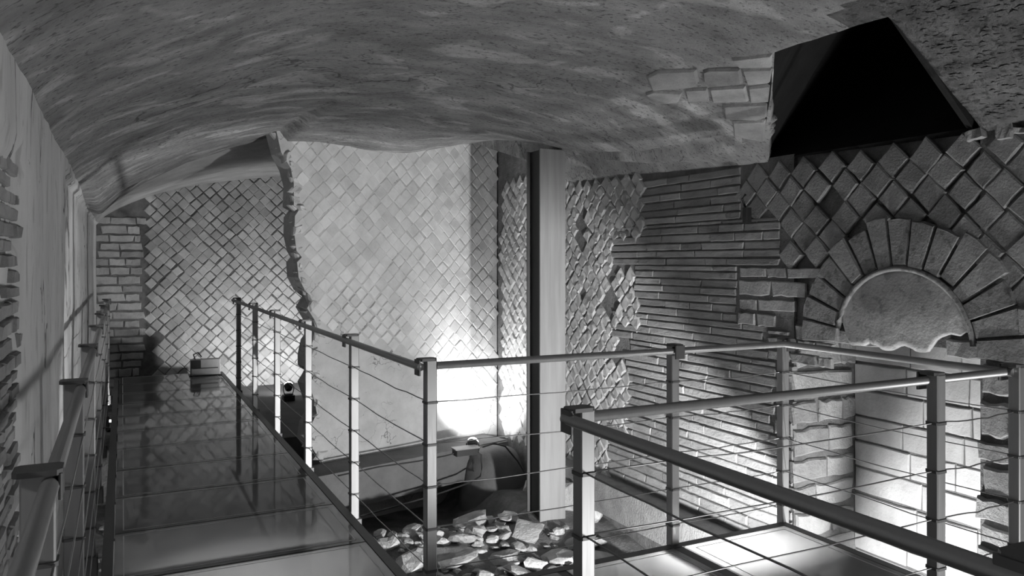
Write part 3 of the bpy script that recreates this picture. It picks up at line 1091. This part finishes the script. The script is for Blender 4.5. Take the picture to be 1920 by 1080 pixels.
# ------------------------------------------------------------------ railings
CZ = [0.10, 0.29, 0.48, 0.67, 0.86]
RT = 1.05
def post(rail, x, y, bracket=None, zb=-0.16, w=0.05):
    p = part(MB().cbox((x, y, (RT + zb) / 2), (w, w, RT - zb), 0.004), 'post', M['steel'], rail)
    sub(MB().cbox((x, y, zb + 0.06), (w + 0.03, w + 0.02, 0.10), 0.004), 'base_bracket', M['dark_steel'], p)
    if bracket:
        dx, dy, ln = bracket
        m = MB()
        cx, cy = x + dx * ln / 2, y + dy * ln / 2
        wx, wy = (ln + w if dx else w + 0.012), (ln + w if dy else w + 0.012)
        m.cbox((cx, cy, RT + 0.004), (wx, wy, 0.012), 0.012)
        # down-turned cheek that carries the handrail
        ex, ey = x + dx * ln, y + dy * ln
        m.cbox((ex + dx * w / 2, ey + dy * w / 2, RT - 0.03), (0.010 if dx else w + 0.012, 0.010 if dy else w + 0.012, 0.07), 0.003)
        sub(m, 'rail_bracket', M['dark_steel'], p)
    for z in CZ:
        sub(MB().cbox((x, y, z), (w + 0.010, w + 0.010, 0.010), 0.008), 'cable_clip', M['dark_steel'], p)
    return p
def cables(rail, pts, off=(0, 0)):
    for z in CZ:
        for a, b in zip(pts, pts[1:]):
            n = 9
            line = [(a[0] + off[0] + (b[0] - a[0]) * i / (n - 1), a[1] + off[1] + (b[1] - a[1]) * i / (n - 1), z - 0.012 * math.sin(math.pi * i / (n - 1)) * random.uniform(0.2, 1.0)) for i in range(n)]
            part(MB().tube(line, 0.0028, 6), 'cable', M['cable'], rail, True)
RR = 0.0175
XRL = 1.25
yr = [3.34 + 1.30 * k for k in range(7)]
# right-hand walkway railing
rail = empty('railing', (XRL, 6, 0))
tag(rail, 'steel post and cable railing along the right edge of the long walkway', 'railing', 'steel railings')
for y in yr[:-1]:
    post(rail, XRL, y, (-1, 0, 0.035))
cables(rail, [(XRL, y) for y in yr[:-1]])
part(MB().tube([(XRL - 0.055, yr[0] - 0.03, RT - 0.025), (XRL - 0.055, yr[5] + 0.1, RT - 0.025)], RR, 12), 'handrail', M['steel'], rail, True)
# left-hand walkway railing
yl = [1.93 + 1.37 * k for k in range(-1, 7)]
XLL = -0.158
rail = empty('railing', (XLL, 6, 0))
tag(rail, 'steel post and cable railing on the left, close to the plastered wall', 'railing', 'steel railings')
for y in yl:
    p = part(MB().cbox((XLL, y, (RT - 0.16) / 2), (0.066, 0.045, RT + 0.16), 0.004), 'post', M['steel'], rail)
    sub(MB().cbox((XLL, y, -0.10), (0.09, 0.07, 0.10), 0.004), 'base_bracket', M['dark_steel'], p)
    m = MB().cbox((XLL, y, RT + 0.006), (0.092, 0.075, 0.012), 0.010)
    m.cbox((XLL + 0.042, y, RT - 0.025), (0.008, 0.07, 0.055), 0.003)
    sub(m, 'rail_bracket', M['dark_steel'], p)
    for z in CZ:
        sub(MB().cbox((XLL, y, z), (0.076, 0.055, 0.010), 0.008), 'cable_clip', M['dark_steel'], p)
cables(rail, [(XLL + 0.03, y) for y in yl])
for a, b in zip(yl, yl[1:]):
    part(MB().tube([(XLL + 0.022, a + 0.024, RT - 0.024), (XLL + 0.022, b - 0.024, RT - 0.024)], 0.019, 12), 'handrail', M['steel'], rail, True)
# platform railing: back, end and front
YB, YFR, XE = 3.34, 2.02, 3.41
rail = empty('railing', (2.4, 2.7, 0))
tag(rail, 'steel railing enclosing the viewing platform on three sides', 'railing', 'steel railings')
for x in (2.62, XE):
    post(rail, x, YB, (0, -1, 0.035))
post(rail, XE, YFR, (0, 1, 0.035))
post(rail, 2.88, YFR, (0, 1, 0.035))
for pts in ([(XRL, YB), (2.62, YB), (XE, YB)], [(XE, YB), (XE, YFR)], [(XE, YFR), (2.88, YFR), (XRL, YFR)]):
    cables(rail, pts)
zr = RT - 0.025
part(MB().tube([(XRL + 0.025, YB - 0.01, zr), (XE - 0.02, YB - 0.045, zr)], RR, 12), 'handrail', M['steel'], rail, True)
part(MB().tube([(XE - 0.03, YB - 0.02, zr), (XE - 0.03, YFR, zr)], RR, 12), 'handrail', M['steel'], rail, True)
part(MB().tube([(XE - 0.02, YFR + 0.03, zr), (XRL + 0.025, YFR + 0.01, zr)], RR, 12), 'handrail', M['steel'], rail, True)
# near railing along the walkway, towards the viewer
rail = empty('railing', (XRL, 1, 0))
tag(rail, 'nearest steel railing running out of the lower right corner', 'railing', 'steel railings')
yn = [YFR, 0.71, -0.60]
for y in yn:
    post(rail, XRL, y, (-1, 0, 0.035))
cables(rail, [(XRL, y) for y in yn])
part(MB().tube([(XRL - 0.055, YFR + 0.02, zr), (XRL - 0.055, -0.7, zr)], RR, 12), 'handrail', M['steel'], rail, True)

# ------------------------------------------------------------------ steel column
cx0, cx1, cy0, cy1 = 3.20, 3.45, 5.88, 6.13
zb, ztp = -0.80, 2.46
colm = empty('steel_column', (3.32, 6.0, zb))
tag(colm, 'tall steel column with a pale front face in front of the corner', 'column')
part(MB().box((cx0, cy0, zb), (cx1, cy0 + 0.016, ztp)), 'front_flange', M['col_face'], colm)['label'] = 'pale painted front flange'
part(MB().box((cx0, cy1 - 0.016, zb), (cx1, cy1, ztp)), 'back_flange', M['dark_steel'], colm)
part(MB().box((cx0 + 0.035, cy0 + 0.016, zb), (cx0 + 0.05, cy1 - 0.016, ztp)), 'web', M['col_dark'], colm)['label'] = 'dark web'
part(MB().box((cx0 - 0.03, cy0 - 0.03, zb - 0.05), (cx1 + 0.03, cy1 + 0.03, zb + 0.012)), 'base_plate', M['dark_steel'], colm)

# ------------------------------------------------------------------ lamps
def floodlight(key, label, hidden=False, flip=False):
    loc, aim, watt, cone, blend, rad = LAMPS[key]
    loc, aim = Vector(loc), Vector(aim)
    d = (aim - loc).normalized()
    root = empty('floodlight', loc - Vector((0, 0, 0.12)))
    tag(root, label, 'lamp', 'floor floodlights')
    base = loc - Vector((0, 0, 0.12))
    part(MB().cbox(base + Vector((0, 0, 0.006)), (0.10, 0.10, 0.012), 0.01), 'base_plate', M['black'], root)
    side = d.cross(Vector((0, 0, 1)))
    side = side.normalized() if side.length > 0.1 else Vector((1, 0, 0))
    m = MB()
    m.tube([base + side * 0.05, base + side * 0.065 + Vector((0, 0, 0.06)), loc - d * 0.02 + side * 0.062], 0.006, 6)
    m.tube([base - side * 0.05, base - side * 0.065 + Vector((0, 0, 0.06)), loc - d * 0.02 - side * 0.062], 0.006, 6)
    m.tube([base + side * 0.05, base - side * 0.05], 0.006, 6)
    part(m, 'yoke', M['black'], root)
    part(MB().tube([loc - d * 0.085, loc - d * 0.07, loc - d * 0.03, loc - d * 0.006, loc - d * 0.006], [0.03, 0.042, 0.052, 0.058, 0.05], 16), 'housing', M['black'], root, True)
    part(MB().tube([loc - d * 0.005, loc + d * 0.008, loc + d * 0.026, loc + d * 0.038, loc + d * 0.042], [0.056, 0.055, 0.043, 0.024, 0.006], 16), 'lens', M['lens'], root, True)
    ld = bpy.data.lights.new('floodlight_beam', 'SPOT')
    ld.energy = watt
    ld.spot_size = R(cone)
    ld.spot_blend = blend
    ld.shadow_soft_size = rad
    lo = bpy.data.objects.new('floodlight_beam', ld)
    lo.location = loc + d * 0.06
    lo.rotation_euler = d.to_track_quat('-Z', 'Y').to_euler()
    COL.objects.link(lo)
    lo.parent = root
    lo.matrix_parent_inverse = Matrix.Translation(root.location).inverted()
    return root
floodlight('end', 'small lit floodlight on a stand beside the broken wall edge')
floodlight('corner', 'small lit floodlight on the ledge, glaring into the wall corner')
floodlight('platform', 'floodlight on the ground behind the viewing platform, aimed at the middle wall')
nl = floodlight('niche', 'floodlight hidden below the platform end, lighting the niche')
part(MB().tube([(3.60, 2.955, -0.82), (3.60, 2.673, -0.15)], 0.014, 8), 'shadow_rod', M['black'], nl, True)  # unseen rod added to cast the slanting shadow band in the niche
floodlight('left', 'small floodlight in the gap at the far left of the walkway')
floodlight('near', 'unseen fill floodlight added on the ground right of the viewer')
floodlight('under', 'unseen floodlight added under the near walkway panes to brighten them')

# stand for the lamp at the far end
st = MB().cbox((1.92, 10.30, -0.262), (0.14, 0.14, 0.07), 0.01).build('lamp_block', M['black'])
tag(st, 'dark block carrying the floodlight by the broken wall edge', 'block')

# ballast box and cord beside the corner lamp
p = Vector((3.02, 7.10, -0.40))
bx = empty('ballast_box', p)
tag(bx, 'flat dark ballast box with pale lid on the ledge by the corner floodlight', 'box')
part(MB().cbox(p + Vector((0.0, -0.02, 0.03)), (0.24, 0.12, 0.06), 0.008), 'body', M['black'], bx)
part(MB().cbox(p + Vector((0.0, -0.02, 0.066)), (0.26, 0.13, 0.010), 0.004), 'lid', M['boxgrey'], bx)
cord = MB().tube([(3.22, 7.12, -0.36), (3.34, 7.10, -0.33), (3.44, 7.05, -0.36), (3.54, 6.98, -0.5), (3.60, 6.92, -0.62)], 0.009, 8).build('power_cord', M['black'], None, True)
tag(cord, 'black cord arching from the ballast box over the mound', 'cord')
q = [(3.10, 7.05, -0.37), (3.15, 7.00, -0.40), (3.155, 6.985, -0.52), (3.13, 6.97, -0.60), (3.0, 6.93, -0.64), (2.6, 6.83, -0.68), (2.2, 6.74, -0.70), (1.7, 6.62, -0.72)]
cord2 = MB().tube(q, 0.008, 8).build('power_cord', M['black'], None, True)
tag(cord2, 'black cord hanging from the ballast box down along the ledge front', 'cord')
q = [(3.0, 7.12, -0.38), (2.8, 7.06, -0.385), (2.5, 7.0, -0.39), (2.1, 6.95, -0.385), (1.7, 6.84, -0.39)]
cord3 = MB().tube(q, 0.007, 8).build('power_cord', M['black'], None, True)
tag(cord3, 'black cord lying along the top of the ledge', 'cord')

# grey box at the end of the walkway
bx = empty('control_box', (0.98, 11.0, 0))
tag(bx, 'pale control box standing on the far end of the walkway', 'box')
part(MB().cbox((0.98, 11.0, 0.11), (0.36, 0.16, 0.20), 0.01), 'body', M['boxgrey'], bx)
part(MB().cbox((0.86, 10.915, 0.155), (0.12, 0.014, 0.10), 0.003), 'dark_panel', M['black'], bx)
part(MB().cbox((0.98, 10.915, 0.10), (0.30, 0.010, 0.008), 0.002), 'seam', M['black'], bx)
part(MB().cbox((0.98, 11.0, 0.005), (0.40, 0.2, 0.012), 0.01), 'foot', M['black'], bx)
part(MB().tube([(0.86, 11.0, 0.2), (0.84, 11.05, 0.27), (0.90, 11.1, 0.29), (0.95, 11.2, 0.22)], 0.008, 6), 'cord', M['black'], bx)

# small iron clamp on the brickwork
u, z = rw(1408, 398)
cl = empty('iron_clamp', (XR - 0.03, -u, z))
tag(cl, 'small dark iron clamp fixed on the wall above the brick courses', 'clamp')
part(MB().cbox((XR - 0.035, -u, z - 0.02), (0.05, 0.05, 0.10), 0.01), 'body', M['black'], cl)
part(MB().tube([(XR - 0.02, -u + 0.03, z + 0.03), (XR - 0.05, -u + 0.03, z + 0.09), (XR - 0.02, -u + 0.03, z + 0.12)], 0.008, 6), 'hook', M['black'], cl)
